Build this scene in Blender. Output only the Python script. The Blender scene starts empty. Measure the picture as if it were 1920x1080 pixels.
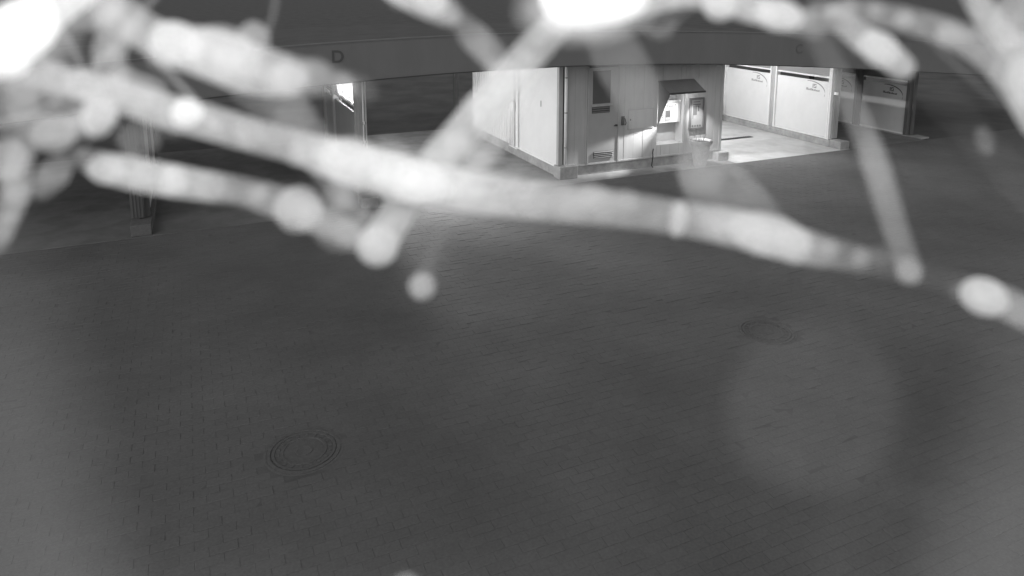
import bpy, bmesh, math, random
from mathutils import Vector, Matrix
random.seed(5)

# ------------------------------------------------------------------ camera, world, lights, exposure
S = bpy.context.scene
COL = S.collection
R = math.radians
CAM_H, PITCH, FPX, PPY = 4.9, R(10.0), 1358.0, 213.0      # height, pitch, focal length and principal row at 1920 x 1080
cd = bpy.data.cameras.new('camera')
cam = bpy.data.objects.new('camera', cd)
COL.objects.link(cam)
cam.location = (0, 0, CAM_H)
cam.rotation_euler = (R(90) - PITCH, 0, 0)
cd.sensor_width = 36.0
cd.lens = 36.0 * FPX / 1920.0
cd.shift_y = -(540.0 - PPY) / 1920.0
cd.clip_start = 0.002
cd.clip_end = 2000
cd.dof.use_dof = True
cd.dof.focus_distance = 17.0
cd.dof.aperture_fstop = 25.0
S.camera = cam

SUN_EL, SUN_AZ = R(38), R(200)
w = bpy.data.worlds.new('World')
S.world = w
w.use_nodes = True
nt = w.node_tree
bg = nt.nodes['Background']
sky = nt.nodes.new('ShaderNodeTexSky')
sky.sky_type = 'NISHITA'
sky.sun_disc = False
sky.sun_elevation = SUN_EL
sky.sun_rotation = SUN_AZ
bw = nt.nodes.new('ShaderNodeRGBToBW')                    # night-vision camera: no colour anywhere
nt.links.new(sky.outputs[0], bw.inputs[0])
nt.links.new(bw.outputs[0], bg.inputs['Color'])
bg.inputs['Strength'].default_value = 0.12
sl = bpy.data.lights.new('sun', 'SUN')
sl.energy = 0.12
sl.angle = R(25)
so = bpy.data.objects.new('sun', sl)
COL.objects.link(so)
so.rotation_euler = (R(52), 0, R(-20))
vs = S.view_settings
vs.view_transform = 'Standard'
vs.look = 'None'
vs.exposure = 0.0
vs.gamma = 1.0
vs.use_curve_mapping = False
S.cycles.use_denoising = True
S.cycles.transparent_max_bounces = 32
S.cycles.max_bounces = 6
S.cycles.sample_clamp_indirect = 4.0

# ------------------------------------------------------------------ helpers
def tag(o, label=None, cat=None, group=None, kind=None):
    if label: o['label'] = label
    if cat: o['category'] = cat
    if group: o['group'] = group
    if kind: o['kind'] = kind
    return o

def grey(v): return (v, v, v, 1)

def mat(name, v, rough=0.7, var=0.08, scale=6.0, bump=0.0, bscale=60.0, spec=0.3, stretch=None, stain=0.0):
    m = bpy.data.materials.new(name)
    m.use_nodes = True
    n, l = m.node_tree.nodes, m.node_tree.links
    b = n['Principled BSDF']
    b.inputs['Roughness'].default_value = rough
    b.inputs['Specular IOR Level'].default_value = spec
    tc = n.new('ShaderNodeTexCoord')
    mp = n.new('ShaderNodeMapping')
    if stretch: mp.inputs['Scale'].default_value = stretch
    l.new(tc.outputs['Object'], mp.inputs['Vector'])
    no = n.new('ShaderNodeTexNoise')
    no.inputs['Scale'].default_value = scale
    no.inputs['Detail'].default_value = 6
    no.inputs['Roughness'].default_value = 0.6
    l.new(mp.outputs[0], no.inputs['Vector'])
    r = n.new('ShaderNodeMapRange')
    r.inputs['From Min'].default_value = 0.3
    r.inputs['From Max'].default_value = 0.7
    r.inputs['To Min'].default_value = v * (1 - var)
    r.inputs['To Max'].default_value = v * (1 + var)
    l.new(no.outputs['Fac'], r.inputs['Value'])
    out = r.outputs[0]
    if stain > 0:
        n2 = n.new('ShaderNodeTexNoise')
        n2.inputs['Scale'].default_value = 1.3
        n2.inputs['Detail'].default_value = 3
        l.new(tc.outputs['Object'], n2.inputs['Vector'])
        r2 = n.new('ShaderNodeMapRange')
        r2.inputs['From Min'].default_value = 0.45
        r2.inputs['From Max'].default_value = 0.62
        r2.inputs['To Min'].default_value = 1.0
        r2.inputs['To Max'].default_value = 1.0 - stain
        l.new(n2.outputs['Fac'], r2.inputs['Value'])
        mu = n.new('ShaderNodeMath')
        mu.operation = 'MULTIPLY'
        l.new(out, mu.inputs[0]); l.new(r2.outputs[0], mu.inputs[1])
        out = mu.outputs[0]
    l.new(out, b.inputs['Base Color'])
    if bump > 0:
        nb = n.new('ShaderNodeTexNoise')
        nb.inputs['Scale'].default_value = bscale
        nb.inputs['Detail'].default_value = 4
        l.new(tc.outputs['Object'], nb.inputs['Vector'])
        bp = n.new('ShaderNodeBump')
        bp.inputs['Strength'].default_value = bump
        bp.inputs['Distance'].default_value = 0.01
        l.new(nb.outputs['Fac'], bp.inputs['Height'])
        l.new(bp.outputs[0], b.inputs['Normal'])
    return m

M = dict(
    ground=mat('yard_bedding', 0.14, 0.9, 0.2, 2.0, 0.4, 40),
    far=mat('far_ground', 0.12, 0.95, 0.25, 0.6, 0.5, 12),
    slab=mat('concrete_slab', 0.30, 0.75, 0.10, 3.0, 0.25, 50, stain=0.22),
    slab_shaded=mat('concrete_slab_shaded', 0.21, 0.8, 0.10, 3.0, 0.25, 50, stain=0.2),  # slab concrete with the shade of the unlit bays put into its colour
    slab_lit=mat('concrete_slab_lit', 0.55, 0.6, 0.08, 3.0, 0.2, 50, stain=0.18),  # same concrete, lightened in colour to carry the lit bay's brightness
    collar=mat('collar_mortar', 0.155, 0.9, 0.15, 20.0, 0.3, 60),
    kerb=mat('kerb_concrete', 0.36, 0.85, 0.18, 7.0, 0.3, 45, stain=0.2),
    white=mat('white_sheet', 0.74, 0.45, 0.03, 2.5, stain=0.03),
    ribbed=mat('white_ribbed_cladding', 0.72, 0.5, 0.05, 4.0, stretch=(3, 3, 0.3)),
    front=mat('front_cladding', 0.43, 0.55, 0.06, 3.0, stretch=(3, 3, 0.3), stain=0.06),
    trim=mat('white_trim', 0.82, 0.35, 0.03, 5.0),
    galv=mat('galvanised_post', 0.40, 0.45, 0.12, 9.0, stretch=(1, 1, 0.2)),
    dark=mat('dark_metal', 0.07, 0.5, 0.1, 9.0),
    black=mat('black_rubber', 0.025, 0.6, 0.1, 9.0),
    grill=mat('grille_metal', 0.16, 0.55, 0.1, 9.0),
    door=mat('door_metal', 0.37, 0.5, 0.05, 3.0),
    glassd=mat('dark_glazing', 0.12, 0.12, 0.05, 3.0, spec=0.5),
    fascia=mat('fascia_metal', 0.185, 0.6, 0.06, 2.0, stretch=(1, 1, 0.3)),
    letter=mat('letter_paint', 0.105, 0.6, 0.05),
    letterc=mat('faded_letter_paint', 0.145, 0.6, 0.05),
    roof=mat('roof_membrane', 0.13, 0.9, 0.15, 1.5, 0.3, 25),
    awn=mat('awning_sheet', 0.20, 0.6, 0.06, 4.0),
    cab=mat('terminal_white', 0.72, 0.4, 0.03, 6.0),
    cabg=mat('terminal_grey', 0.40, 0.5, 0.06, 6.0),
    frame=mat('board_frame', 0.12, 0.45, 0.08, 8.0),
    poster=mat('poster_paper', 0.24, 0.6, 0.06, 12.0),
    print=mat('poster_print', 0.10, 0.6, 0.08, 20.0),
    pot=mat('planter_clay', 0.50, 0.8, 0.12, 8.0, 0.2, 60),
    soil=mat('planter_soil', 0.28, 0.95, 0.3, 30.0, 0.6, 60),
    twig=mat('dry_twig', 0.10, 0.9, 0.2, 30.0),
    iron=mat('cast_iron', 0.15, 0.75, 0.15, 25.0, 0.2, 80, spec=0.1),
    sheet_shaded=mat('shaded_sheet', 0.60, 0.5, 0.05, 2.5, stain=0.05),  # white sheet darkened in colour for the partitions in shade
    dull=mat('shaded_post', 0.13, 0.6, 0.12, 9.0, stretch=(1, 1, 0.2)),  # darkened copy of the post metal, shade put into the tone
    logo=mat('logo_print', 0.30, 0.6, 0.05),
    tray=mat('tray_white', 0.7, 0.5, 0.04, 5.0),
)

def emit(name, s):
    m = bpy.data.materials.new(name); m.use_nodes = True
    b = m.node_tree.nodes['Principled BSDF']
    b.inputs['Base Color'].default_value = grey(0.8)
    b.inputs['Emission Color'].default_value = grey(1)
    b.inputs['Emission Strength'].default_value = s
    return m
M['tube'] = emit('lit_tube', 25.0)
M['tubec'] = emit('lit_ceiling_tube', 165.0)
M['tubea'] = emit('lit_awning_tube', 42.0)

def frosted(name, v, t):
    m = bpy.data.materials.new(name); m.use_nodes = True
    n, l = m.node_tree.nodes, m.node_tree.links
    for x in list(n):
        if x.type != 'OUTPUT_MATERIAL': n.remove(x)
    out = [x for x in n if x.type == 'OUTPUT_MATERIAL'][0]
    d = n.new('ShaderNodeBsdfDiffuse'); d.inputs['Color'].default_value = grey(v)
    tr = n.new('ShaderNodeBsdfTranslucent'); tr.inputs['Color'].default_value = grey(t)
    tp = n.new('ShaderNodeBsdfTransparent'); tp.inputs['Color'].default_value = grey(0.8)
    a = n.new('ShaderNodeMixShader'); a.inputs[0].default_value = 0.4
    b = n.new('ShaderNodeMixShader'); b.inputs[0].default_value = 0.25
    l.new(d.outputs[0], a.inputs[1]); l.new(tr.outputs[0], a.inputs[2])
    l.new(a.outputs[0], b.inputs[1]); l.new(tp.outputs[0], b.inputs[2])
    l.new(b.outputs[0], out.inputs['Surface'])
    return m
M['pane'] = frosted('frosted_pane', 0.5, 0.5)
M['pane_shaded'] = frosted('frosted_pane_shaded', 0.3, 0.3)  # darker copy of the pane, for partitions in shade

def addbox(bm, x0, x1, y0, y1, z0, z1):
    vs_ = [bm.verts.new(p) for p in ((x0, y0, z0), (x1, y0, z0), (x1, y1, z0), (x0, y1, z0), (x0, y0, z1), (x1, y0, z1), (x1, y1, z1), (x0, y1, z1))]
    for f in ((3, 2, 1, 0), (4, 5, 6, 7), (0, 1, 5, 4), (1, 2, 6, 5), (2, 3, 7, 6), (3, 0, 4, 7)):
        bm.faces.new([vs_[i] for i in f])

def bevel(bm, w_):
    if w_ > 0:
        bmesh.ops.bevel(bm, geom=bm.edges[:], offset=w_, segments=1, affect='EDGES', profile=0.5)

def addtube(bm, pts, radii, seg=8, caps=True):
    pts = [Vector(p) for p in pts]
    if not isinstance(radii, (list, tuple)): radii = [radii] * len(pts)
    rings = []
    t0 = (pts[1] - pts[0]).normalized()
    ref = Vector((0, 0, 1)) if abs(t0.z) < 0.9 else Vector((1, 0, 0))
    a = t0.cross(ref).normalized()
    for i, p in enumerate(pts):
        t = (pts[min(i + 1, len(pts) - 1)] - pts[max(i - 1, 0)]).normalized()
        a = (a - t * a.dot(t)).normalized()
        b = t.cross(a)
        rings.append([bm.verts.new(p + (a * math.cos(2 * math.pi * k / seg) + b * math.sin(2 * math.pi * k / seg)) * radii[i]) for k in range(seg)])
    for i in range(len(rings) - 1):
        for k in range(seg):
            bm.faces.new((rings[i][k], rings[i][(k + 1) % seg], rings[i + 1][(k + 1) % seg], rings[i + 1][k]))
    if caps:
        bm.faces.new(rings[0][::-1]); bm.faces.new(rings[-1])
    return rings

def addlathe(bm, prof, seg=28, c=(0, 0, 0)):
    rings = []
    for r_, z in prof:
        rings.append([bm.verts.new((c[0] + r_ * math.cos(2 * math.pi * k / seg), c[1] + r_ * math.sin(2 * math.pi * k / seg), c[2] + z)) for k in range(seg)])
    for i in range(len(rings) - 1):
        for k in range(seg):
            bm.faces.new((rings[i][k], rings[i][(k + 1) % seg], rings[i + 1][(k + 1) % seg], rings[i + 1][k]))
    bm.faces.new(rings[0][::-1]); bm.faces.new(rings[-1])

def link(name, bm, m, parent=None, smooth=False):
    bmesh.ops.recalc_face_normals(bm, faces=bm.faces[:])
    me = bpy.data.meshes.new(name)
    bm.to_mesh(me); bm.free()
    if m is not None: me.materials.append(m)
    if smooth:
        for p in me.polygons: p.use_smooth = True
    o = bpy.data.objects.new(name, me)
    COL.objects.link(o)
    if parent is not None: o.parent = parent
    return o

def box(name, x, y, z, m, parent=None, bv=0.0):
    bm = bmesh.new()
    addbox(bm, min(x), max(x), min(y), max(y), min(z), max(z))
    bevel(bm, bv)
    return link(name, bm, m, parent)

# wash hall frame: u runs along its front (to the right), v runs back into the bays
YAW = R(24.0)
ORG = Vector((1.201, 18.171, 0))
HALL = Matrix.Translation(ORG) @ Matrix.Rotation(YAW, 4, 'Z')
def wpt(u, v, z=0.0): return HALL @ Vector((u, v, z))

def empty(name, u, v, z=0.0, rz=0.0):
    o = bpy.data.objects.new(name, None)
    COL.objects.link(o)
    o.location = wpt(u, v, z)
    o.rotation_euler = (0, 0, YAW + rz)
    o.empty_display_size = 0.2
    return o

def place(o, u=0, v=0, z=0, rz=0.0):
    o.location = wpt(u, v, z); o.rotation_euler = (0, 0, YAW + rz)
    return o

def text_mesh(name, s, size, m, parent, loc, rot, ext=0.004, align='CENTER'):
    c = bpy.data.curves.new(name, 'FONT')
    c.body = s; c.size = size; c.offset = size * .018; c.extrude = ext; c.align_x = align
    t = bpy.data.objects.new(name + '_src', c)
    COL.objects.link(t)
    dg = bpy.context.evaluated_depsgraph_get()
    me = bpy.data.meshes.new_from_object(t.evaluated_get(dg))
    bpy.data.objects.remove(t)
    me.materials.clear(); me.materials.append(m)
    o = bpy.data.objects.new(name, me)
    COL.objects.link(o)
    o.parent = parent; o.location = loc; o.rotation_euler = rot
    return o

def interp(tab, x):
    if x <= tab[0][0]: return tab[0][1]
    for (a, b), (c, d) in zip(tab, tab[1:]):
        if x <= c:
            return b + (d - b) * (x - a) / (c - a)
    return tab[-1][1]
ZB = [(-16, 2.02), (-12, 2.42), (-9, 2.66), (-5.8, 2.853), (-4.17, 2.93), (-2.5, 2.975), (-0.16, 2.99), (2.3, 2.93), (4.74, 2.825), (6.7, 2.70), (8.7, 2.551), (12.1, 2.279), (16, 1.95), (20, 1.62)]
ZT = [(-16, 2.95), (-12, 3.33), (-9, 3.52), (-7.26, 3.62), (-5.54, 3.715), (-2.5, 3.79), (1.18, 3.76), (3.7, 3.70), (6.18, 3.60), (9, 3.43), (12.1, 3.2), (16, 2.88), (20, 2.52)]
def zb(u): return sum(interp(ZB, u + d) for d in (-1, -.5, 0, .5, 1)) / 5
def zt(u): return sum(interp(ZT, u + d) for d in (-1, -.5, 0, .5, 1)) / 5

# ------------------------------------------------------------------ setting: ground, paving, slab
bm = bmesh.new()
n = 40
vv = [[bm.verts.new((-600 + 1200 * i / n, -60 + 1260 * j / n, -0.05)) for j in range(n + 1)] for i in range(n + 1)]
for i in range(n):
    for j in range(n):
        bm.faces.new((vv[i][j], vv[i + 1][j], vv[i + 1][j + 1], vv[i][j + 1]))
tag(link('ground', bm, M['far']), 'dark open ground behind and around the wash hall', kind='structure')

for u0, u1, m_, lb in ((-16, -5.0, 'slab_shaded', 'concrete floor slab of the unlit bays at far left, coloured darker for the shade'),
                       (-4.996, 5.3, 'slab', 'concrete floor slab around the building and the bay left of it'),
                       (5.304, 9.7, 'slab_lit', 'concrete floor slab of the brightly lit bay on the right, coloured paler for the light'),
                       (9.704, 13.05, 'slab_shaded', 'concrete floor slab of the dark bay at far right, coloured darker for the shade')):
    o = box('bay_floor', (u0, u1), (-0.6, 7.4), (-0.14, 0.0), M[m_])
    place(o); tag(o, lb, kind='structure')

MH = [((-2.232, 7.027), 0.385), ((3.671, 9.749), 0.385)]

def paver_mat(name, single):
    m = bpy.data.materials.new(name); m.use_nodes = True
    n_, l = m.node_tree.nodes, m.node_tree.links
    b = n_['Principled BSDF']
    b.inputs['Roughness'].default_value = 0.85
    b.inputs['Specular IOR Level'].default_value = 0.2
    if single:
        rnd = n_.new('ShaderNodeObjectInfo').outputs['Random']
    else:
        rnd = n_.new('ShaderNodeNewGeometry').outputs['Random Per Island']
    g = n_.new('ShaderNodeNewGeometry')
    n1 = n_.new('ShaderNodeTexNoise'); n1.inputs['Scale'].default_value = 0.45; n1.inputs['Detail'].default_value = 4
    n2 = n_.new('ShaderNodeTexNoise'); n2.inputs['Scale'].default_value = 40.0; n2.inputs['Detail'].default_value = 4
    l.new(g.outputs['Position'], n1.inputs['Vector']); l.new(g.outputs['Position'], n2.inputs['Vector'])
    def mr(src, a, b_):
        r = n_.new('ShaderNodeMapRange')
        r.inputs['From Min'].default_value = 0.3 if src is not rnd else 0.0
        r.inputs['From Max'].default_value = 0.7 if src is not rnd else 1.0
        r.inputs['To Min'].default_value = a; r.inputs['To Max'].default_value = b_
        l.new(src, r.inputs['Value']); return r.outputs[0]
    def mul(a, b_):
        q = n_.new('ShaderNodeMath'); q.operation = 'MULTIPLY'
        l.new(a, q.inputs[0]); l.new(b_, q.inputs[1]); return q.outputs[0]
    c = mul(mul(mr(rnd, 0.155, 0.165), mr(n1.outputs['Fac'], 0.82, 1.15)), mr(n2.outputs['Fac'], 0.90, 1.10))
    l.new(c, b.inputs['Base Color'])
    bp = n_.new('ShaderNodeBump'); bp.inputs['Strength'].default_value = 0.3; bp.inputs['Distance'].default_value = 0.004
    l.new(n2.outputs['Fac'], bp.inputs['Height']); l.new(bp.outputs[0], b.inputs['Normal'])
    return m
PM1, PM2 = paver_mat('paver_concrete', True), paver_mat('paver_concrete_joined', False)

paving = empty('yard_paving', 0, -0.6)
tag(paving, 'grey concrete block paving of the yard in front of the wash hall', kind='structure')
bed = box('bedding', (-26, 30), (-34, 0.0), (-0.12, -0.0095), M['ground'], paving)
PL, PW, GAP = 0.24, 0.12, 0.003
fwd = Vector((0, math.cos(PITCH), -math.sin(PITCH)))
upv = Vector((0, math.sin(PITCH), math.cos(PITCH)))
def to_px(p):
    d = p - cam.location
    z = d.dot(fwd)
    return 960 + FPX * d.x / z, PPY - FPX * d.dot(upv) / z
cells = []
inv = HALL.inverted()
for j in range(int(15.5 / PW)):
    v = -0.6 - PW * (j + 0.5)
    off = 0.5 * PL if j % 2 else 0.0
    for i in range(-70, 95):
        u = i * PL + off
        p = wpt(u, v, -0.006)
        if p.y < 4.9: continue
        x, y = to_px(p)
        if not (-60 < x < 1980 and 60 < y < 1120): continue
        if any((p.x - c[0][0]) ** 2 + (p.y - c[0][1]) ** 2 < (c[1] + 0.05) ** 2 for c in MH): continue
        cells.append((p.length_squared, u, v))
cells.sort()
def paver_bm(bm, cu, cv, dz, tx, ty):
    hx, hy, e, zt_, zl = PL / 2 - GAP / 2, PW / 2 - GAP / 2, 0.003, -0.006 + dz, -0.03
    lo = [bm.verts.new((cu + a * hx, cv + b * hy, zl)) for a, b in ((-1, -1), (1, -1), (1, 1), (-1, 1))]
    mi = [bm.verts.new((cu + a * hx, cv + b * hy, zt_ - 0.002 + a * tx + b * ty)) for a, b in ((-1, -1), (1, -1), (1, 1), (-1, 1))]
    hi = [bm.verts.new((cu + a * (hx - e), cv + b * (hy - e), zt_ + a * tx + b * ty)) for a, b in ((-1, -1), (1, -1), (1, 1), (-1, 1))]
    for k in range(4):
        q = (k + 1) % 4
        bm.faces.new((lo[k], lo[q], mi[q], mi[k])); bm.faces.new((mi[k], mi[q], hi[q], hi[k]))
    bm.faces.new(hi)
proto = None
for _, u, v in cells[:300]:
    if proto is None:
        bm = bmesh.new(); paver_bm(bm, 0, 0, 0, 0, 0)
        proto = link('paver', bm, PM1, paving); c = proto
    else:
        c = proto.copy(); COL.objects.link(c); c.parent = paving
    c.location = (u, v + 0.6, random.uniform(-.002, .002))
    c.rotation_euler = (random.gauss(0, .006), random.gauss(0, .004), 0)
bm = bmesh.new()
for _, u, v in cells[300:]:
    paver_bm(bm, u, v + 0.6, random.uniform(-.003, .003), random.gauss(0, .0007), random.gauss(0, .0007))
tag(link('paver_field', bm, PM2, paving), kind='stuff')

# manhole covers
def manhole(xy, r, label):
    t = bpy.data.objects.new('manhole_cover', None); COL.objects.link(t)
    t.location = (xy[0], xy[1], -0.014); t.scale = (1, 1, .6)
    tag(t, label, 'manhole cover', 'round manhole covers in the yard paving')
    bm = bmesh.new()
    addlathe(bm, [(r + .03, -.02), (r + .03, .012), (r + .004, .014), (r + .004, -.02)], 48)
    link('collar', bm, M['collar'], t)
    bm = bmesh.new()
    addlathe(bm, [(r, -.02), (r, .022), (r - .035, .026), (r - .04, .010), (r - .04, -.02)], 48)
    link('frame', bm, M['iron'], t)
    bm = bmesh.new()
    rc = r - .052
    addlathe(bm, [(rc, -.02), (rc, .022), (rc - .03, .022), (rc - .032, .008), (rc - .09, .008), (rc - .092, .02), (rc - .12, .02), (rc - .122, .009), (0.05, .009)], 48)
    for k in range(18):
        a = 2 * math.pi * k / 18
        q = bmesh.new(); addbox(q, -.022, .022, -.014, .014, .007, .02)
        me = bpy.data.meshes.new('x'); 
        bmesh.ops.transform(q, matrix=Matrix.Rotation(a, 4, 'Z') @ Matrix.Translation((rc - .061, 0, 0)), verts=q.verts[:])
        q.to_mesh(me); q.free(); bm.from_mesh(me); bpy.data.meshes.remove(me)
    link('lid', bm, M['iron'], t)
    bm = bmesh.new(); addlathe(bm, [(.09, .005), (.09, .018), (.07, .018), (.068, .013), (.002, .013)], 24)
    link('boss', bm, M['iron'], t)
manhole(*MH[0], 'round iron manhole cover at lower left, nearest the camera')
manhole(*MH[1], 'round iron manhole cover further out, near the middle right of the yard')

# drain channel in the right-hand bay
t = empty('drain_grate', 6.95, 2.05)
tag(t, 'narrow dark drain grate across the lit floor of the right bay', 'drain grate')
box('channel', (-.55, 1.3), (-.09, .09), (.002, .010), M['black'], t)
for k in range(26):
    box('bar', (-.52 + k * .07, -.49 + k * .07), (-.08, .08), (.011, .018), M['dark'], t)

# ------------------------------------------------------------------ roof with its lettered fascia
roof = empty('canopy_roof', 0, -0.6, 2.9)
tag(roof, 'long low roof over the bays with a dull grey fascia lettered D and C', 'roof')
def strip(us, f0, f1, v0, v1):
    bm = bmesh.new(); prev = None
    for u in us:
        q = [bm.verts.new((u, v0, f0(u) - 2.9)), bm.verts.new((u, v0, f1(u) - 2.9)), bm.verts.new((u, v1, f1(u) - 2.9)), bm.verts.new((u, v1, f0(u) - 2.9))]
        if prev:
            for k in range(4): bm.faces.new((prev[k], prev[(k + 1) % 4], q[(k + 1) % 4], q[k]))
        else: bm.faces.new(q)
        prev = q
    bm.faces.new(prev[::-1])
    return bm
US = [-15 + .5 * k for k in range(69)]
link('fascia', strip(US, zb, zt, 0, .06), M['fascia'], roof)
link('drip_edge', strip(US, lambda u: zb(u) - .025, lambda u: zb(u) - .002, -.012, .075), M['dark'], roof)
link('coping', strip(US, lambda u: zt(u) + .002, lambda u: zt(u) + .03, -.015, .12), M['fascia'], roof)
link('roof_deck', strip(US, lambda u: zb(u) + .34, lambda u: zt(u) - .12, .062, 8.0), M['roof'], roof)
for u, s in ((-5.63, 'D'), (7.36, 'C')):
    text_mesh('letter', s, .37, M['letter' if s == 'D' else 'letterc'], roof, (u, -.008, (3.30 if s == 'D' else 3.01) - 2.9), (R(90), 0, 0))

# ------------------------------------------------------------------ service building
B = empty('service_building', 0, 0)
tag(B, 'pale clad service building with vents, in the middle under the roof', 'building')
BW, BD = 5.24, 6.1
def wall_top(u): return zb(u) + .33
# plinth and foot blocks
box('plinth', (.02, BW - .02), (.03, BD), (0, .27), M['kerb'], B, .01)
box('foot_block', (-.06, .46), (-.2, .16), (0, .33), M['kerb'], B, .012)
box('foot_block', (BW - .26, BW + .12), (-.22, .16), (0, .24), M['kerb'], B, .012)
# front wall: vertical cladding boards
N0, N1, NZ0, NZ1, ND = 3.02, 3.92, .60, 2.02, .40       # recess that holds the terminal
x = .16; k = 0
cw = .30
while x < BW - .12:
    x1 = min(x + cw, BW - .1)
    xa, xb = x, x1
    if x < .82 < x1: xb = .82
    if x < 1.79 < x1: xa = 1.79
    if not (xa >= .82 and xb <= 1.79):
        segs = [(xa, xb)]
        for e_ in (N0, N1):
            segs = [t_ for a_, b_ in segs for t_ in (((a_, e_), (e_, b_)) if a_ < e_ - .01 and b_ > e_ + .01 else ((a_, b_),))]
        for a_, b_ in segs:
            top_ = wall_top((x + x1) / 2)
            for za, zc in (((.28, NZ0), (NZ1, top_)) if N0 - .01 <= a_ and b_ <= N1 + .01 else ((.28, top_),)):
                box('cladding_board', (a_ + .0015, b_ - .0015), (0.0 + (k % 2) * .004, .06), (za, zc), M['front'], B, .003)
    x += cw; k += 1
for n_, (a_, b_, za, zc) in enumerate(((.1, N0 - .02, .275, zb(2.6) + .25), (N1 + .02, BW - .1, .275, zb(2.6) + .25), (N0 - .018, N1 + .018, .275, NZ0 - .02), (N0 - .018, N1 + .018, NZ1 + .02, zb(2.6) + .25))):
    box('wall_core', (a_, b_), (.062, .16), (za, zc), M['dark'], B)
box('recess_back', (N0 - .014, N1 + .014), (ND, ND + .02), (NZ0 - .015, NZ1 + .015), M['front'], B)
box('recess_side', (N1 + .001, N1 + .015), (.062, ND - .002), (NZ0, NZ1), M['white'], B)
box('recess_side', (N0 - .015, N0 - .001), (.062, ND - .002), (NZ0, NZ1), M['white'], B)
box('recess_shelf', (N0 - .014, N1 + .014), (.062, ND - .002), (NZ0 - .016, NZ0 - .001), M['galv'], B)
box('recess_ceiling', (N0 - .014, N1 + .014), (.062, ND - .002), (NZ1 + .001, NZ1 + .014), M['front'], B)
box('base_flashing', (.16, BW - .1), (-.022, -.002), (.262, .30), M['galv'], B)
# service door with glazing and louvres
d = box('door', (.86, 1.75), (-.012, .058), (.30, 2.82), M['door'], B)
box('door_frame', (1.752, 1.79), (-.03, .06), (.30, 2.86), M['galv'], B)
box('door_frame', (.82, .857), (-.03, .06), (.30, 2.86), M['galv'], B)
box('glazing', (.97, 1.50), (-.02, -.014), (1.88, 2.74), M['glassd'], d)
box('ledge', (.93, 1.56), (-.05, -.014), (1.815, 1.85), M['galv'], d)
def louvre(x0, x1, z0, z1, par):
    box('vent_frame', (x0, x1), (-.018, -.0135), (z0, z1), M['dark'], par)
    nsl = int((z1 - z0) / .045)
    for q in range(nsl):
        zq = z0 + (q + .5) * (z1 - z0) / nsl
        bm = bmesh.new(); addbox(bm, x0 + .01, x1 - .01, -.004, .004, -.016, .016)
        bmesh.ops.transform(bm, matrix=Matrix.Translation((0, -.026, zq)) @ Matrix.Rotation(R(-40), 4, 'X'), verts=bm.verts[:])
        link('vent_slat', bm, M['grill'], par)
louvre(.95, 1.49, 1.63, 1.79, d)
louvre(1.02, 1.64, .42, .60, d)
box('handle', (1.67, 1.71), (-.07, -.013), (1.25, 1.29), M['dark'], d)
box('handle', (1.60, 1.70), (-.085, -.071), (1.255, 1.285), M['dark'], d)
# front corner trim, downpipe
box('corner_trim', (-.02, .10), (-.02, .10), (.335, wall_top(0)), M['galv'], B, .004)
box('corner_trim', (BW - .1, BW), (-.012, .10), (.245, wall_top(BW)), M['front'], B, .004)
bm = bmesh.new(); addtube(bm, [(.155, -.07, .34), (.155, -.07, 3.2)], .042, 12)
link('downpipe', bm, M['trim'], B, True)
for z in (.8, 1.7, 2.6):
    bm = bmesh.new(); addtube(bm, [(.155, -.07, z), (.155, -.07, z + .035)], .05, 12)
    link('pipe_bracket', bm, M['galv'], B)
# left side wall, facing the left bay
sp = box('side_panel', (-.004, .05), (.12, 2.42), (.32, wall_top(-.2)), M['white'], B)
box('base_trim', (-.03, .05), (.1, 2.44), (.268, .318), M['trim'], B)
v = 3.08
while v < BD - .05:
    v1 = min(v + .19, BD)
    box('ribbed_board', (-.03, .05), (v + .03, v1 - .03), (.30, wall_top(-.2)), M['ribbed'], B, .008)
    v = v1
box('ribbed_backing', (.0, .055), (3.08, BD), (.29, wall_top(-.2) - .01), M['ribbed'], B)
for a, b, mm in ((2.45, 2.58, 'trim'), (2.60, 2.72, 'galv'), (2.74, 2.80, 'trim'), (2.82, 3.06, 'ribbed')):
    box('side_post', (-.05 if mm == 'trim' else -.02, .05), (a, b), (.30, wall_top(-.2)), M[mm], B, .004)
box('post_foot', (-.10, .06), (2.42, 2.95), (.272, .30), M['trim'], B)
box('meter_box', (-.12, -.052), (2.62, 2.80), (1.35, 1.62), M['trim'], B, .01)
bm = bmesh.new(); addtube(bm, [(-.10, 2.88, .30), (-.10, 2.88, 1.5), (-.085, 2.85, 1.62)], .022, 8)
link('side_pipe', bm, M['trim'], B, True)
box('side_core', (.06, .14), (.12, BD), (.275, zb(0) + .25), M['dark'], B)
box('right_wall', (BW - .09, BW - .01), (.11, BD), (.275, wall_top(BW)), M['white'], B)
box('rear_wall', (.0, BW), (BD + .002, BD + .08), (.0, zb(2.6) + .25), M['front'], B)
box('rear_post', (-.62, -.48), (BD + .1, BD + .24), (0, 2.95), M['dark'], B)
box('panel_slot', (-.009, -.0045), (1.02, 1.05), (1.72, 1.88), M['dark'], sp)
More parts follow.
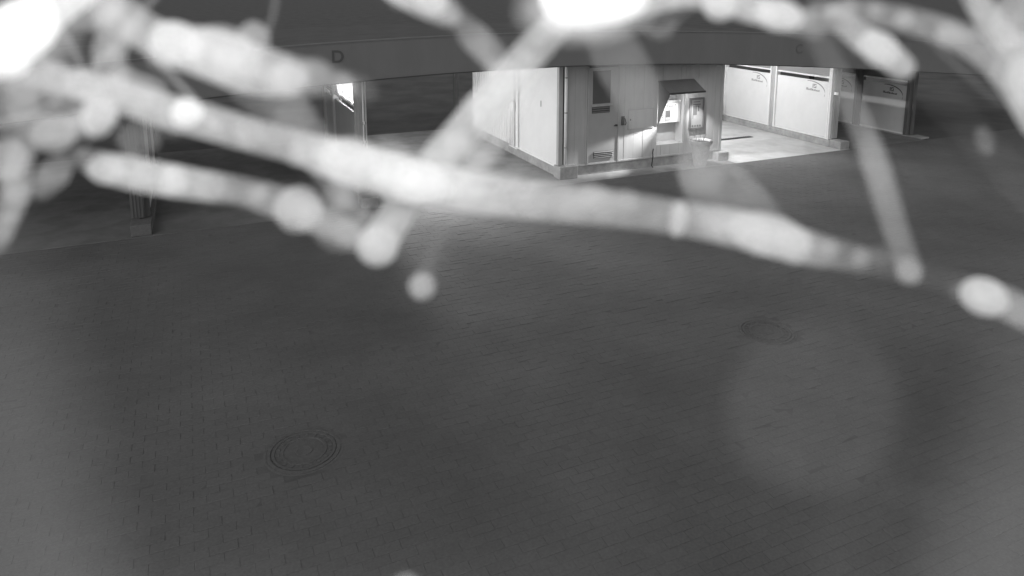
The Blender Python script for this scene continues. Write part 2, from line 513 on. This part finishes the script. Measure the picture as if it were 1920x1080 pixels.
# wall cabinet left of the awning
cbt = empty('wall_cabinet', 2.06, 0, 1.1)
tag(cbt, 'shadowed flat metal cabinet on the wall left of the awning', 'cabinet')
box('cabinet_body', (0, .84), (-.022, -.0035), (0, .56), M['door'], cbt, .006)
box('cabinet_door', (.03, .81), (-.03, -.0235), (.03, .53), M['front'], cbt, .003)
box('lock', (.06, .09), (-.038, -.031), (.26, .30), M['dark'], cbt)
cl = empty('wall_bracket', 1.86, 0, 1.25)
tag(cl, 'small dark bracket with a hanging hook beside the service door', 'bracket')
box('plate', (0, .09), (-.03, -.004), (0, .24), M['dark'], cl)
bm = bmesh.new(); addtube(bm, [(.04, -.03, .2), (.04, -.13, .19), (.06, -.15, .08), (.05, -.12, .02)], .014, 6)
link('hook', bm, M['black'], cl)
# dangling cable stub at the foot of the wall
bm = bmesh.new(); addtube(bm, [(2.90, -.03, .52), (2.875, -.04, .42), (2.88, -.05, .30), (2.86, -.06, .2), (2.85, -.05, .05), (2.86, -.09, .012)], .013, 6)
o = link('cable', bm, M['black'], None); place(o); tag(o, 'short black cable hanging down the lit base of the front wall', 'cable')

# ------------------------------------------------------------------ awning, terminal, board, planter
A = empty('awning', 3.12, 0, 2.38)
tag(A, 'small dark pent awning with a triangular side cheek over the payment terminal', 'awning')
AW, AD, DROP = 1.06, .52, .27
def quadslab(bm, pts, th):
    pts = [Vector(p) for p in pts]
    nrm = (pts[1] - pts[0]).cross(pts[2] - pts[0]).normalized() * th
    a = [bm.verts.new(p) for p in pts]; b = [bm.verts.new(p - nrm) for p in pts]
    bm.faces.new(a); bm.faces.new(b[::-1])
    for k in range(len(a)): bm.faces.new((a[k], b[k], b[(k + 1) % len(a)], a[(k + 1) % len(a)]))
bm = bmesh.new(); quadslab(bm, [(-.11, -AD, -DROP), (AW, -AD, -DROP), (AW, -.004, 0), (-.11, -.004, 0)], .03)
link('roof_sheet', bm, M['awn'], A)
bm = bmesh.new(); quadslab(bm, [(-.10, -AD + .01, -DROP - .035), (-.10, -.008, -.04), (-.10, -.008, -1.24)], .02)
link('side_cheek', bm, M['awn'], A)
box('front_edge', (-.11, AW + .01), (-AD - .012, -AD - .002), (-DROP - .045, -DROP + .004), M['dark'], A)
box('light_body', (.25, .95), (-.42, -.33), (-.275, -.25), M['trim'], A)
box('light_tube', (.27, .93), (-.40, -.35), (-.298, -.277), M['tubea'], A)

def spot(name, loc, aim, watt, size, blend, rad):
    d_ = bpy.data.lights.new(name, 'SPOT'); d_.energy = watt; d_.spot_size = R(size); d_.spot_blend = blend; d_.shadow_soft_size = rad
    o_ = bpy.data.objects.new(name, d_); COL.objects.link(o_)
    o_.location = wpt(*loc); o_.rotation_euler = (wpt(*aim) - o_.location).to_track_quat('-Z', 'Y').to_euler()
AL = (3.12 + .62, -.43, 2.38 - .32)
spot('awning_spill', AL, (2.2, .1, .95), 1150, 42, 1.0, .02)
spot('awning_spill', AL, (4.75, .05, .5), 300, 46, 1.0, .02)
spot('awning_spill', AL, (3.3, .3, .9), 120, 70, 1.0, .02)

T = empty('payment_terminal', 2.93, .395, .6)
tag(T, 'brightly lit white payment terminal with dark screens under the awning', 'payment terminal')
box('cabinet', (.10, .97), (-.22, -.004), (.56, 1.12), M['cab'], T, .008)
box('header', (.12, .97), (-.25, -.004), (1.125, 1.19), M['cabg'], T, .006)
box('side_frame', (.89, .965), (-.238, -.222), (.56, 1.115), M['cabg'], T, .003)
box('lamp_button', (.91, .95), (-.26, -.252), (1.14, 1.175), M['trim'], T)
box('coin_slot', (.25, .31), (-.229, -.222), (.63, .96), M['print'], T)
box('card_reader', (.46, .64), (-.235, -.222), (.62, .93), M['cabg'], T, .003)
box('screen', (.475, .625), (-.238, -.2355), (.72, .91), M['print'], T)
for k in range(3): box('button', (.36, .395), (-.228, -.222), (.70 + k * .07, .73 + k * .07), M['print'], T)
bm = bmesh.new()
addtube(bm, [(.34, -.222, 1.06), (.34, -.245, 1.06)], .03, 10)
link('sensor', bm, M['print'], T)
text_mesh('lettering', 'Kasse 2', .10, M['print'], T, (.66, -.224, 1.0), (R(90), 0, 0), .002)

I = empty('info_board', 4.06, 0, .96)
tag(I, 'framed dark price board hung on the wall right of the terminal', 'information board')
box('backing', (0, .48), (-.045, -.004), (0, .88), M['frame'], I, .004)
for a in ((0, .05, 0, .88), (.43, .48, 0, .88), (.052, .428, 0, .05), (.052, .428, .83, .88)):
    box('frame', (a[0], a[1]), (-.065, -.047), (a[2], a[3]), M['frame'], I, .003)
box('poster', (.052, .428), (-.05, -.0465), (.052, .828), M['poster'], I)
for a in ((.10, .24, .40, .66), (.10, .36, .68, .71), (.27, .31, .50, .66), (.10, .12, .30, .40), (.12, .34, .76, .78)):
    box('print_block', (a[0], a[1]), (-.0525, -.0505), (a[2], a[3]), M['print'], I)
for k in range(4):
    bm = bmesh.new(); addtube(bm, [(.11 + k * .085, -.0505, .09), (.11 + k * .085, -.0528, .09)], .03, 10)
    link('symbol', bm, M['print'], I)

P = empty('planter', 4.18, -.42)
tag(P, 'tapered pale planter with bare twigs under the price board', 'planter')
bm = bmesh.new(); addlathe(bm, [(.15, 0), (.17, .05), (.27, .62), (.315, .64), (.32, .72), (.285, .73), (.27, .66)], 28)
link('pot', bm, M['pot'], P, False)
bm = bmesh.new(); addlathe(bm, [(.268, .63), (.268, .675), (.15, .70), (.01, .705)], 24)
link('soil', bm, M['soil'], P)
for k in range(7):
    a = random.uniform(0, 6.28); r_ = random.uniform(.02, .16)
    p0 = Vector((r_ * math.cos(a), r_ * math.sin(a), .69)); dx = Vector((random.uniform(-.08, .12), random.uniform(-.05, .05), 0))
    bm = bmesh.new(); h = random.uniform(.12, .26)
    addtube(bm, [p0, p0 + dx * .4 + Vector((0, 0, h * .5)), p0 + dx + Vector((0, 0, h))], [.008, .006, .003], 5)
    link('twig', bm, M['twig'], P)

# ------------------------------------------------------------------ partition walls between the bays
GP = 'partition walls between the wash bays'
def emblem(par, x, y, z, face, lm='logo'):
    """small printed swoosh, badge and line of tiny characters; flat print on the panel (part: panel > emblem)"""
    s = face
    bm = bmesh.new()
    pts = []
    for k in range(15):
        a = R(100 - 8.2 * k)
        pts.append((.62 * math.cos(a) - .28, .34 * math.sin(a) - .13))
    for k in range(14):
        th = .022 + .04 * k / 14
        (a0, b0), (a1, b1) = pts[k], pts[k + 1]
        qs = [(a0, b0 - th / 2), (a1, b1 - th / 2), (a1, b1 + th / 2), (a0, b0 + th / 2)]
        bm.faces.new([bm.verts.new((x + s * .004, y - q[0], z + q[1])) for q in qs])
    random.seed(3)
    a = -.42
    while a < .10:
        wd = random.choice((.025, .035, .045)); h = random.choice((.045, .06, .075))
        if random.random() < .88:
            addbox(bm, x, x + s * .003, y - a - wd, y - a, z - .10 - a * .02, z - .10 + h - a * .02)
        a += wd + .014
    addbox(bm, x, x + s * .003, y + .17, y + .14, z + .0, z + .13)
    addbox(bm, x, x + s * .003, y + .12, y + .02, z + .0, z + .03)
    addbox(bm, x, x + s * .003, y + .12, y + .02, z + .10, z + .13)
    addbox(bm, x, x + s * .003, y + .12, y + .09, z + .05, z + .13)
    addbox(bm, x, x + s * .003, y + .05, y + .02, z + .03, z + .08)
    return link('emblem', bm, M[lm], par)

def partition(u, face, label, z0=.2, ztop=1.97, vs_=(.10, 2.28, 2.58, 4.80), pane='pane', logos=True, width=.1, pm='galv', fm='trim', sm='white', em='galv', lm='logo', km='kerb', cwid=.26):
    """face = -1: the side that looks to smaller u is the one seen, +1: the other"""
    t = empty('partition_wall', u, 0)
    tag(t, label, 'partition wall', GP)
    top = zb(u) + .30
    f = face
    hw = width / 2
    box('kerb', (-.13, .13), (-.12, 5.3), (0, z0), M[km], t, .012)
    box('foot_block', (-.12, .26) if f < 0 else (-.26, .12), (-.55, -.122), (0, z0 + .03), M[km], t, .012)
    va, vb, vc, vd = vs_
    def post(v0, v1, wide):
        p = box('post', (f * hw, -f * (hw + .02)), (v0 + .06, v1 - .06), (z0 + .002, top), M[pm], t)
        for a, b in ((v0, v0 + .055), (v1 - .055, v1)):
            box('flange', (f * (hw + .035), -f * (hw + .03)), (a, b), (z0 + .004, top), M[fm], p, .004)
    post(va - .12, va, 0)
    post(vb, vc, 1)
    post(vd, vd + .2, 0)
    # ribbed end column facing the yard
    e = box('end_column', (-f * .01, -f * cwid), (-.06, -.025), (z0 + .035, top), M[em], t)
    for k in range(int(cwid / .062)):
        box('rib', (-f * (.03 + k * .06), -f * (.055 + k * .06)), (-.078, -.062), (z0 + .035, top), M[em], e, .004)
    for n_, (a, b) in enumerate(((va, vb), (vc, vd))):
        pn = box('panel', (f * .03, -f * .02), (a + .006, b - .006), (z0 + .06, ztop), M[sm], t)
        box('sill', (f * .055, -f * .03), (a + .006, b - .006), (z0 + .004, z0 + .055), M['trim'], t, .004)
        box('rail', (f * .05, -f * .03), (a + .006, b - .006), (ztop + .115, ztop + .165), M['trim'], t, .004)
        box('upper_pane', (f * .012, -f * .008), (a + .01, b - .01), (ztop + .17, top), M[pane], t)
        if logos: emblem(pn, f * .031, a + .50, ztop - .25, f, lm)
    return t

p3 = partition(9.47, -1, 'bright white partition wall with emblems, right of the building beyond the lit bay', .2, 1.98)
box('hook', (-.03, .03), (-.2, -.08), (1.62, 1.70), M['trim'], p3)
p4 = partition(13.05, -1, 'dim partition wall at far right, crossed by a bright stripe of light', .03, 1.66, (.16, 1.90, 2.2, 4.1), 'pane_shaded', pm='dull', fm='dull', sm='sheet_shaded', em='dull', lm='print', cwid=.13)  # shade on this wall is put into darker sheet, posts and panes
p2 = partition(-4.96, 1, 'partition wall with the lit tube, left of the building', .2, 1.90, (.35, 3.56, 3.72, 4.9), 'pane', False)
p1 = partition(-9.55, 1, 'unlit partition wall at far left, mostly hidden behind the blurred web', .2, 1.90, (.2, 2.4, 2.7, 4.8), 'pane_shaded', False, pm='dull', fm='dull', sm='sheet_shaded', em='dull', km='collar')  # darker materials, kerb included, imitate the shade on this wall

# lit tube lamp on the rail of the left partition
L = empty('tube_light', -4.96, 1.08, 2.02)
tag(L, 'glowing fluorescent tube fixed along the rail of the left partition', 'tube light')
box('housing', (.075, .14), (0, 2.15), (-.05, -.012), M['trim'], L, .004)
bm = bmesh.new(); addtube(bm, [(.115, .02, .02), (.115, 2.13, .02)], .028, 12)
link('tube', bm, M['tube'], L, True)
spot('ceiling_spill', (6.6, 2.3, 2.72), (6.4, -6, 0), 560, 78, .7, .04)
for v_ in (1.35, 2.15, 2.95):
    spot('tube_glow', (-4.80, v_, 2.02), (0, v_, 1.6), 215, 165, .3, .02)
    spot('tube_upglow', (-4.62, v_, 2.12), (-4.96, v_, 2.50), 190, 120, .5, .02)
fl = bpy.data.lights.new('tube_spill', 'SPOT')
fl.energy = 900; fl.spot_size = R(62); fl.spot_blend = .7; fl.shadow_soft_size = .06
fo = bpy.data.objects.new('tube_spill', fl); COL.objects.link(fo)
fo.location = wpt(-4.80, .9, 2.02)
fo.rotation_euler = (wpt(-3.0, -4.2, 0) - fo.location).to_track_quat('-Z', 'Y').to_euler()
# water pipe on the end post with two fittings
W = empty('water_pipe', -5.22, -.1)
tag(W, 'thin bright water pipe with two valves on the end of the left partition', 'pipe')
bm = bmesh.new(); addtube(bm, [(.18, -.04, .35), (.18, -.04, 1.45), (.185, -.04, 1.72), (.19, -.04, 3.1)], .018, 8)
link('pipe', bm, M['trim'], W, True)
for z in (1.42, 1.86):
    bm = bmesh.new(); addtube(bm, [(.14, -.05, z), (.24, -.05, z)], .035, 8)
    v_ = link('valve', bm, M['galv'], W, True)
    bm = bmesh.new(); addbox(bm, .17, .20, -.13, -.088, z - .015, z + .05)
    link('valve_lever', bm, M['trim'], v_)
# hose at the rear post of the left partition, lance holder in the panel
bm = bmesh.new()
addtube(bm, [(-4.86, 3.42, 2.08), (-4.84, 3.46, 1.9), (-4.82, 3.62, 1.5), (-4.80, 3.72, 1.1), (-4.80, 3.70, .7), (-4.78, 3.6, .35)], .022, 8)
o = link('wash_hose', bm, M['trim'], None, True); place(o); tag(o, 'pale washing hose hanging beside the rear post of the left partition', 'hose')
H = empty('lance_holder', -4.92, 1.2, 1.2)
tag(H, 'dark spray lance holder on the shaded panel below the lit tube', 'lance holder')
box('plate', (.005, .03), (-.45, .0), (0, .22), M['dark'], H)
bm = bmesh.new(); addtube(bm, [(.05, -.4, .1), (.12, -.2, .16), (.10, .1, .26), (.06, .3, .52)], .022, 6)
link('lance', bm, M['black'], H)
bm = bmesh.new(); addtube(bm, [(.05, -.3, .05), (.14, -.3, .02), (.14, -.3, -.06)], .02, 6)
link('hook', bm, M['black'], H)
# white canister at the back end of the lit partition
K_ = empty('canister', 9.12, 4.75, .2)
tag(K_, 'small white canister on the kerb at the back of the bright partition', 'canister')
bm = bmesh.new(); addlathe(bm, [(.10, 0), (.13, .02), (.13, .46), (.10, .53), (.05, .55)], 20)
link('body', bm, M['cab'], K_, True)
bm = bmesh.new(); addlathe(bm, [(.04, .552), (.04, .60)], 12)
link('cap', bm, M['dark'], K_)
# ceiling tube of the right bay, under the roof
C_ = empty('ceiling_light', 6.45, .4, 2.86)
tag(C_, 'long tube light fixed under the roof of the right bay', 'ceiling light')
box('housing', (-.06, .06), (0, 4.0), (.06, .14), M['trim'], C_)
bm = bmesh.new(); addtube(bm, [(0, .02, .03), (0, 3.98, .03)], .028, 10)
link('tube', bm, M['tubec'], C_, True)

# ------------------------------------------------------------------ spider web across the lens, lit by the camera's own infrared diodes
def web_mat():
    m = bpy.data.materials.new('web_silk'); m.use_nodes = True
    n_, l = m.node_tree.nodes, m.node_tree.links
    for x in list(n_):
        if x.type != 'OUTPUT_MATERIAL': n_.remove(x)
    out = [x for x in n_ if x.type == 'OUTPUT_MATERIAL'][0]
    at = n_.new('ShaderNodeAttribute'); at.attribute_name = 'dust_glare_amount'
    d = n_.new('ShaderNodeBsdfDiffuse'); d.inputs['Color'].default_value = grey(.85)
    tr = n_.new('ShaderNodeBsdfTranslucent'); tr.inputs['Color'].default_value = grey(.85)
    a = n_.new('ShaderNodeMixShader'); a.inputs[0].default_value = .3
    tp = n_.new('ShaderNodeBsdfTransparent')
    mx = n_.new('ShaderNodeMixShader')
    sh = n_.new('ShaderNodeBsdfSheen'); sh.inputs['Color'].default_value = grey(.9); sh.inputs['Roughness'].default_value = .6
    ad = n_.new('ShaderNodeAddShader')
    l.new(d.outputs[0], a.inputs[1]); l.new(tr.outputs[0], a.inputs[2])
    l.new(a.outputs[0], ad.inputs[0]); l.new(sh.outputs[0], ad.inputs[1])
    tc = n_.new('ShaderNodeTexCoord'); no = n_.new('ShaderNodeTexNoise'); no.inputs['Scale'].default_value = 900; no.inputs['Detail'].default_value = 3
    l.new(tc.outputs['Object'], no.inputs['Vector'])
    mr = n_.new('ShaderNodeMapRange'); mr.inputs['From Min'].default_value = .3; mr.inputs['From Max'].default_value = .7
    mr.inputs['To Min'].default_value = .72; mr.inputs['To Max'].default_value = 1.2
    l.new(no.outputs['Fac'], mr.inputs['Value'])
    mm = n_.new('ShaderNodeMath'); mm.operation = 'MULTIPLY'; mm.use_clamp = True
    l.new(at.outputs['Fac'], mm.inputs[0]); l.new(mr.outputs[0], mm.inputs[1])
    l.new(mm.outputs[0], mx.inputs[0])
    l.new(tp.outputs[0], mx.inputs[1]); l.new(ad.outputs[0], mx.inputs[2])
    l.new(mx.outputs[0], out.inputs['Surface'])
    return m
M['web'] = web_mat()
def lens_pt(x, y, depth):
    d = Vector(((x - 960) / FPX, 0, 0)) + fwd - upv * ((y - PPY) / FPX)
    return cam.location + d * depth
WEB = bpy.data.objects.new('spider_web', None); COL.objects.link(WEB)
WEB.location = lens_pt(960, 200, .06)
tag(WEB, 'pale blurred spider web strung close in front of the lens', 'spider web')

def lin(g):
    g /= 255.0
    return g / 12.92 if g < .04045 else ((g + .055) / 1.055) ** 2.4
LUM = 0.80
def dens(g):
    op = max(.004, min(.97, (lin(g) - .06) / (LUM - .06)))
    return 1 - math.sqrt(1 - op)
def crom(P_, n_):
    out = []
    Q = [P_[0]] + list(P_) + [P_[-1]]
    for i in range(1, len(Q) - 2):
        p0, p1, p2_, p3_ = Q[i - 1], Q[i], Q[i + 1], Q[i + 2]
        for k in range(n_):
            t = k / n_
            out.append(tuple(.5 * (2 * b + (c - a) * t + (2 * a - 5 * b + 4 * c - d) * t * t + (3 * b - a - 3 * c + d) * t ** 3) for a, b, c, d in zip(p0, p1, p2_, p3_)))
    out.append(tuple(Q[-2]))
    return out
PATHS = []
def thread(pts, depth=.06, seg=14):
    """pts: (column, row, width, grey) along a thread at that distance from the lens"""
    sm = crom(pts, 8)
    # round both ends
    def cap(a, b):
        dx, dy = a[0] - b[0], a[1] - b[1]; q = math.hypot(dx, dy) or 1
        r = a[2] * .62
        return [(a[0] + dx / q * r * s, a[1] + dy / q * r * s, a[2] * c, a[3]) for s, c in ((.4, .917), (.75, .66), (.95, .31), (1.0, .05))]
    sm = cap(sm[0], sm[1])[::-1] + sm + cap(sm[-1], sm[-2])
    bm = bmesh.new()
    lay = bm.verts.layers.float.new('dust_glare_amount')
    PATHS.append((pts, depth))
    rings = addtube(bm, [lens_pt(q[0], q[1], depth) - WEB.location for q in sm], [max(.2, q[2]) * .62 * depth / FPX for q in sm], seg)
    for rg, q in zip(rings, sm):
        for v_ in rg: v_[lay] = dens(q[3] * .96 if q[3] > 100 else q[3])
    return link('thread', bm, M['web'], WEB, True)
def clump(par, x, y, rx, ry, g, depth=.06, ang=0):
    bm = bmesh.new()
    lay = bm.verts.layers.float.new('dust_glare_amount')
    bmesh.ops.create_uvsphere(bm, u_segments=20, v_segments=12, radius=1)
    c = lens_pt(x, y, depth) - WEB.location
    s = depth / FPX
    ca, sa = math.cos(R(ang)), math.sin(R(ang))
    for v_ in bm.verts:
        a, b, e = v_.co.x * rx * 1.15 * s, v_.co.y * ry * 1.15 * s, v_.co.z * min(rx, ry) * s
        v_.co = c + Vector((1, 0, 0)) * (a * ca - b * sa) - upv * (a * sa + b * ca) + fwd * e
        v_[lay] = dens(g)
    return link('dust_glare_clump', bm, M['web'], par or WEB, True)

T1 = thread([(40, 120, 50, 150), (110, 148, 46, 190), (200, 172, 50, 205), (300, 205, 52, 205), (380, 226, 52, 190), (480, 255, 50, 170), (560, 276, 50, 175), (620, 296, 60, 205), (720, 325, 66, 215), (800, 345, 64, 215), (930, 366, 62, 190), (1060, 380, 58, 165), (1160, 392, 54, 158), (1270, 408, 50, 165), (1380, 428, 56, 190), (1480, 456, 54, 195), (1560, 474, 44, 140), (1640, 492, 40, 100), (1760, 522, 36, 85), (1830, 548, 40, 110), (1880, 566, 48, 170), (1960, 610, 44, 140)], .060)
T1['label'] = 'long thick thread crossing the whole picture'
clump(T1, 352, 212, 26, 24, 235, .059); clump(T1, 790, 345, 52, 34, 215, .0585, 10); clump(T1, 1272, 410, 14, 30, 175, .059, 8)
clump(T1, 1440, 440, 70, 34, 185, .059, 14); clump(T1, 1490, 460, 28, 30, 150, .058); clump(T1, 1845, 556, 38, 30, 215, .059, 20); clump(T1, 1608, 486, 26, 26, 75, .058)
clump(T1, 660, 300, 50, 36, 170, .0585, 15); clump(T1, 160, 160, 38, 24, 180, .058, 15)
T2 = thread([(152, 292, 26, 120), (178, 306, 40, 150), (215, 318, 48, 205), (300, 335, 50, 205), (380, 348, 46, 190), (450, 358, 42, 150), (520, 378, 48, 150), (580, 402, 50, 165), (640, 432, 42, 140), (690, 455, 44, 130)], .061)
clump(T2, 200, 318, 30, 24, 170, .060, 10); clump(T2, 325, 338, 22, 26, 190, .060); clump(T2, 560, 392, 38, 38, 160, .060, 20); clump(T2, 632, 436, 40, 30, 110, .060, 20)
T3 = thread([(1075, 10, 50, 200), (1040, 50, 48, 188), (990, 105, 52, 190), (930, 175, 54, 194), (870, 245, 54, 190), (825, 295, 54, 190), (770, 360, 50, 188), (735, 415, 52, 192), (710, 458, 54, 200)], .063)
clump(T3, 708, 460, 34, 34, 180, .062); clump(T3, 885, 205, 20, 28, 130, .062, 30)
T4 = thread([(985, 150, 40, 120), (940, 230, 44, 155), (900, 300, 44, 150), (860, 375, 32, 95), (820, 450, 24, 82), (795, 520, 26, 95)], .064)
clump(T4, 791, 536, 22, 22, 165, .063)
T5 = thread([(740, -30, 50, 200), (790, 0, 48, 190), (835, 22, 42, 165), (865, 42, 34, 110), (890, 70, 44, 145), (925, 105, 42, 130), (960, 140, 36, 110)], .062)
clump(T5, 805, -4, 34, 24, 190, .061, 35)
T6 = thread([(190, 0, 60, 170), (250, 45, 56, 160), (310, 80, 62, 170), (390, 100, 76, 190), (460, 125, 78, 185), (530, 142, 66, 165), (600, 150, 50, 120), (660, 162, 38, 100), (690, 172, 30, 90)], .056)
clump(T6, 330, 80, 44, 34, 190, .055, 20); clump(T6, 475, 72, 26, 28, 150, .058); clump(T6, 420, 100, 60, 44, 150, .055, 18); clump(T6, 545, 145, 30, 26, 150, .056)
T7 = thread([(170, -50, 70, 200), (95, 10, 66, 215), (40, 70, 60, 235), (-30, 130, 50, 200)], .050)
clump(T7, 40, 58, 62, 46, 252, .048, -38); clump(T7, 12, 108, 36, 34, 225, .048)
clump(T7, 45, 70, 82, 64, 118, .026, -38); clump(T7, 30, 60, 130, 100, 80, .022, -38)  # broad blurred clumps add a soft glare around the hot corner
T8 = thread([(190, -20, 46, 160), (215, 50, 46, 160), (205, 110, 46, 160), (230, 150, 40, 150), (290, 170, 36, 140)], .058)
clump(T8, 165, 22, 46, 30, 150, .055); clump(T8, 95, 150, 40, 24, 140, .056)
T9 = thread([(30, 110, 40, 150), (35, 170, 46, 140), (60, 225, 44, 130), (110, 245, 40, 150), (190, 215, 40, 165)], .057)
clump(T9, 100, 250, 34, 32, 150, .056); clump(T9, 185, 218, 26, 34, 175, .056, 10); clump(T9, 20, 190, 34, 60, 120, .055); clump(T9, 60, 165, 40, 26, 140, .056); clump(T9, 160, 205, 60, 30, 120, .055, 10)
T10 = thread([(45, 270, 34, 150), (30, 330, 38, 160), (20, 390, 36, 150), (-10, 460, 30, 130)], .058)
clump(T10, 15, 300, 28, 36, 160, .057)
T11 = thread([(115, 308, 34, 130), (100, 328, 42, 150), (78, 350, 36, 135)], .058)
T12 = thread([(470, 165, 60, 122), (530, 200, 70, 130), (570, 250, 66, 130), (615, 310, 60, 132), (650, 370, 50, 126), (690, 425, 44, 120)], .066)
clump(T12, 725, 305, 44, 42, 105, .058); clump(T12, 742, 316, 34, 34, 95, .058); clump(T12, 260, 260, 34, 30, 112, .056)
T13 = thread([(1060, 0, 60, 235), (1130, 5, 52, 235), (1190, 10, 40, 210), (1260, -4, 34, 190), (1330, -4, 36, 190), (1390, 12, 40, 195), (1460, 28, 42, 200), (1530, 52, 34, 120)], .055)
clump(T13, 1098, -6, 74, 50, 254, .052, -4); clump(T13, 1098, 18, 70, 44, 130, .050, -6); clump(T13, 1150, 0, 60, 38, 250, .052, -8); clump(T13, 1350, 8, 28, 26, 190, .054); clump(T13, 1460, 28, 40, 26, 190, .054, 12); clump(T13, 1236, 44, 28, 26, 108, .060, 30); clump(T13, 1110, 52, 60, 26, 110, .060)
clump(T13, 1098, 14, 110, 52, 125, .026, -4)  # glare of the top hot spot, shaped as a blurred clump
T14 = thread([(1565, 32, 34, 150), (1605, 62, 38, 185), (1650, 92, 42, 215), (1690, 125, 38, 190)], .057)
clump(T14, 1650, 92, 34, 26, 190, .056, 38)
T15 = thread([(1530, 20, 30, 140), (1620, 22, 34, 145), (1700, 38, 38, 150), (1790, 66, 42, 160), (1860, 108, 46, 175), (1910, 160, 52, 210), (1950, 230, 50, 210)], .057)
T16 = thread([(1820, -20, 32, 165), (1850, 30, 36, 200), (1880, 70, 40, 200), (1950, 130, 48, 195)], .055)
clump(T16, 1910, 40, 40, 50, 165, .052); clump(T16, 1925, 150, 30, 46, 190, .054)
T17 = thread([(1520, 40, 36, 100), (1550, 100, 36, 100), (1585, 170, 36, 122), (1620, 250, 36, 135), (1648, 330, 38, 150), (1672, 410, 36, 142), (1696, 480, 34, 138), (1704, 508, 36, 155)], .060)
clump(T17, 1704, 508, 20, 22, 120, .059); clump(T17, 1640, 300, 22, 50, 100, .059, -15)
T18 = thread([(1130, 50, 60, 126), (1160, 110, 76, 128), (1190, 165, 72, 126), (1212, 222, 62, 116)], .066)
T19 = thread([(1298, 282, 46, 128), (1315, 315, 76, 142), (1345, 352, 92, 140), (1400, 396, 84, 136), (1440, 425, 60, 122)], .066)
clump(T19, 1316, 318, 38, 42, 110, .064)
T20 = thread([(1725, 140, 44, 72), (1770, 190, 56, 78), (1830, 255, 50, 80), (1890, 320, 52, 82), (1960, 400, 50, 82)], .064)
clump(T20, 1846, 264, 13, 24, 125, .066, -18)
T21 = thread([(-90, 380, 150, 73), (-50, 650, 190, 79), (-20, 850, 220, 81), (20, 1250, 300, 84)], .0058)  # very near threads, added as a pale veil along the side edges
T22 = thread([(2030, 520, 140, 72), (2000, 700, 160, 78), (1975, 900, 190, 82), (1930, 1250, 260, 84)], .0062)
T23 = thread([(150, 1260, 190, 76), (700, 1250, 200, 75), (1200, 1250, 200, 75)], .0062)  # unseen thread below the frame, added to lighten the bottom like haze
# loose single hairs of silk
for pts, dp in (([(0, 230, 9, 150), (90, 200, 9, 150), (210, 90, 9, 140), (300, -20, 9, 130)], .056), ([(90, 20, 8, 140), (150, 120, 8, 150), (170, 260, 8, 140)], .058),
                ([(250, 60, 9, 140), (330, 150, 9, 150), (420, 250, 8, 130)], .059), ([(520, -20, 8, 110), (500, 60, 8, 120), (430, 130, 8, 120)], .060),
                ([(1400, -20, 8, 130), (1480, 40, 8, 140), (1600, 60, 8, 120)], .058), ([(1700, 20, 8, 120), (1760, 90, 8, 110), (1860, 180, 8, 110), (1930, 210, 8, 120)], .060),
                ([(1290, 20, 8, 110), (1240, 60, 8, 120), (1170, 40, 8, 120)], .061)):
    thread(pts, dp, 8)
random.seed(11)
for k, T in enumerate((T1, T2, T3, T4, T5, T6, T7, T8, T9, T10, T11, T12, T13, T14, T15, T16, T17, T18, T19, T20)):
    pts, dp = PATHS[k]
    for q0, q1 in zip(crom(pts, 4), crom(pts, 4)[1:]):
        L_ = math.hypot(q1[0] - q0[0], q1[1] - q0[1])
        if random.random() > L_ / 34 or q0[3] < 100 or k in (6, 16, 17, 18, 19): continue
        t_ = random.random(); j = q0[2] * .16
        r_ = q0[2] * random.uniform(.32, .54)
        clump(T, q0[0] + (q1[0] - q0[0]) * t_ + random.gauss(0, j), q0[1] + (q1[1] - q0[1]) * t_ + random.gauss(0, j), r_, r_ * random.uniform(.8, 1.1), random.uniform(80, 138), dp * random.uniform(.95, .985))
clump(None, 760, 1096, 22, 16, 150, .058)

# fleck of dust far out of focus at lower right
def fleck(x, y, r, g, depth):
    bm = bmesh.new()
    lay = bm.verts.layers.float.new('dust_glare_amount')
    bmesh.ops.create_uvsphere(bm, u_segments=28, v_segments=14, radius=1)
    s = depth / FPX * r
    for v_ in bm.verts:
        c = v_.co.copy()
        v_.co = Vector((1, 0, 0)) * c.x * s + upv * c.y * s + fwd * c.z * s * .25
        v_[lay] = dens(g)
    o = link('dust_fleck', bm, M['web'], None, True)
    o.location = lens_pt(x, y, depth)
    return o
tag(fleck(1670, 1050, 155, 72, .025), 'very faint pale dust fleck far out of focus in the bottom right corner', 'dust fleck')
tag(fleck(1524, 768, 164, 76, .025), 'faint round dust fleck far out of focus, the upper one at lower right', 'dust fleck')

def led(x, y, depth, watt, r=.003):
    ld = bpy.data.lights.new('infrared_diode', 'POINT'); ld.energy = watt; ld.shadow_soft_size = r
    o = bpy.data.objects.new('infrared_diode', ld); COL.objects.link(o)
    o.location = lens_pt(x, y, depth)
led(20, -60, .034, .010)
led(1110, -110, .032, .010)
LEDW = 0.165
for k in range(4):
    a = R(45 + 90 * k)
    ld = bpy.data.lights.new('infrared_diode', 'POINT'); ld.energy = LEDW / 4; ld.shadow_soft_size = .004
    o = bpy.data.objects.new('infrared_diode', ld); COL.objects.link(o)
    o.location = cam.location + Vector((.024 * math.cos(a), 0, 0)) + upv * (.020 * math.sin(a) + .004) - fwd * .012
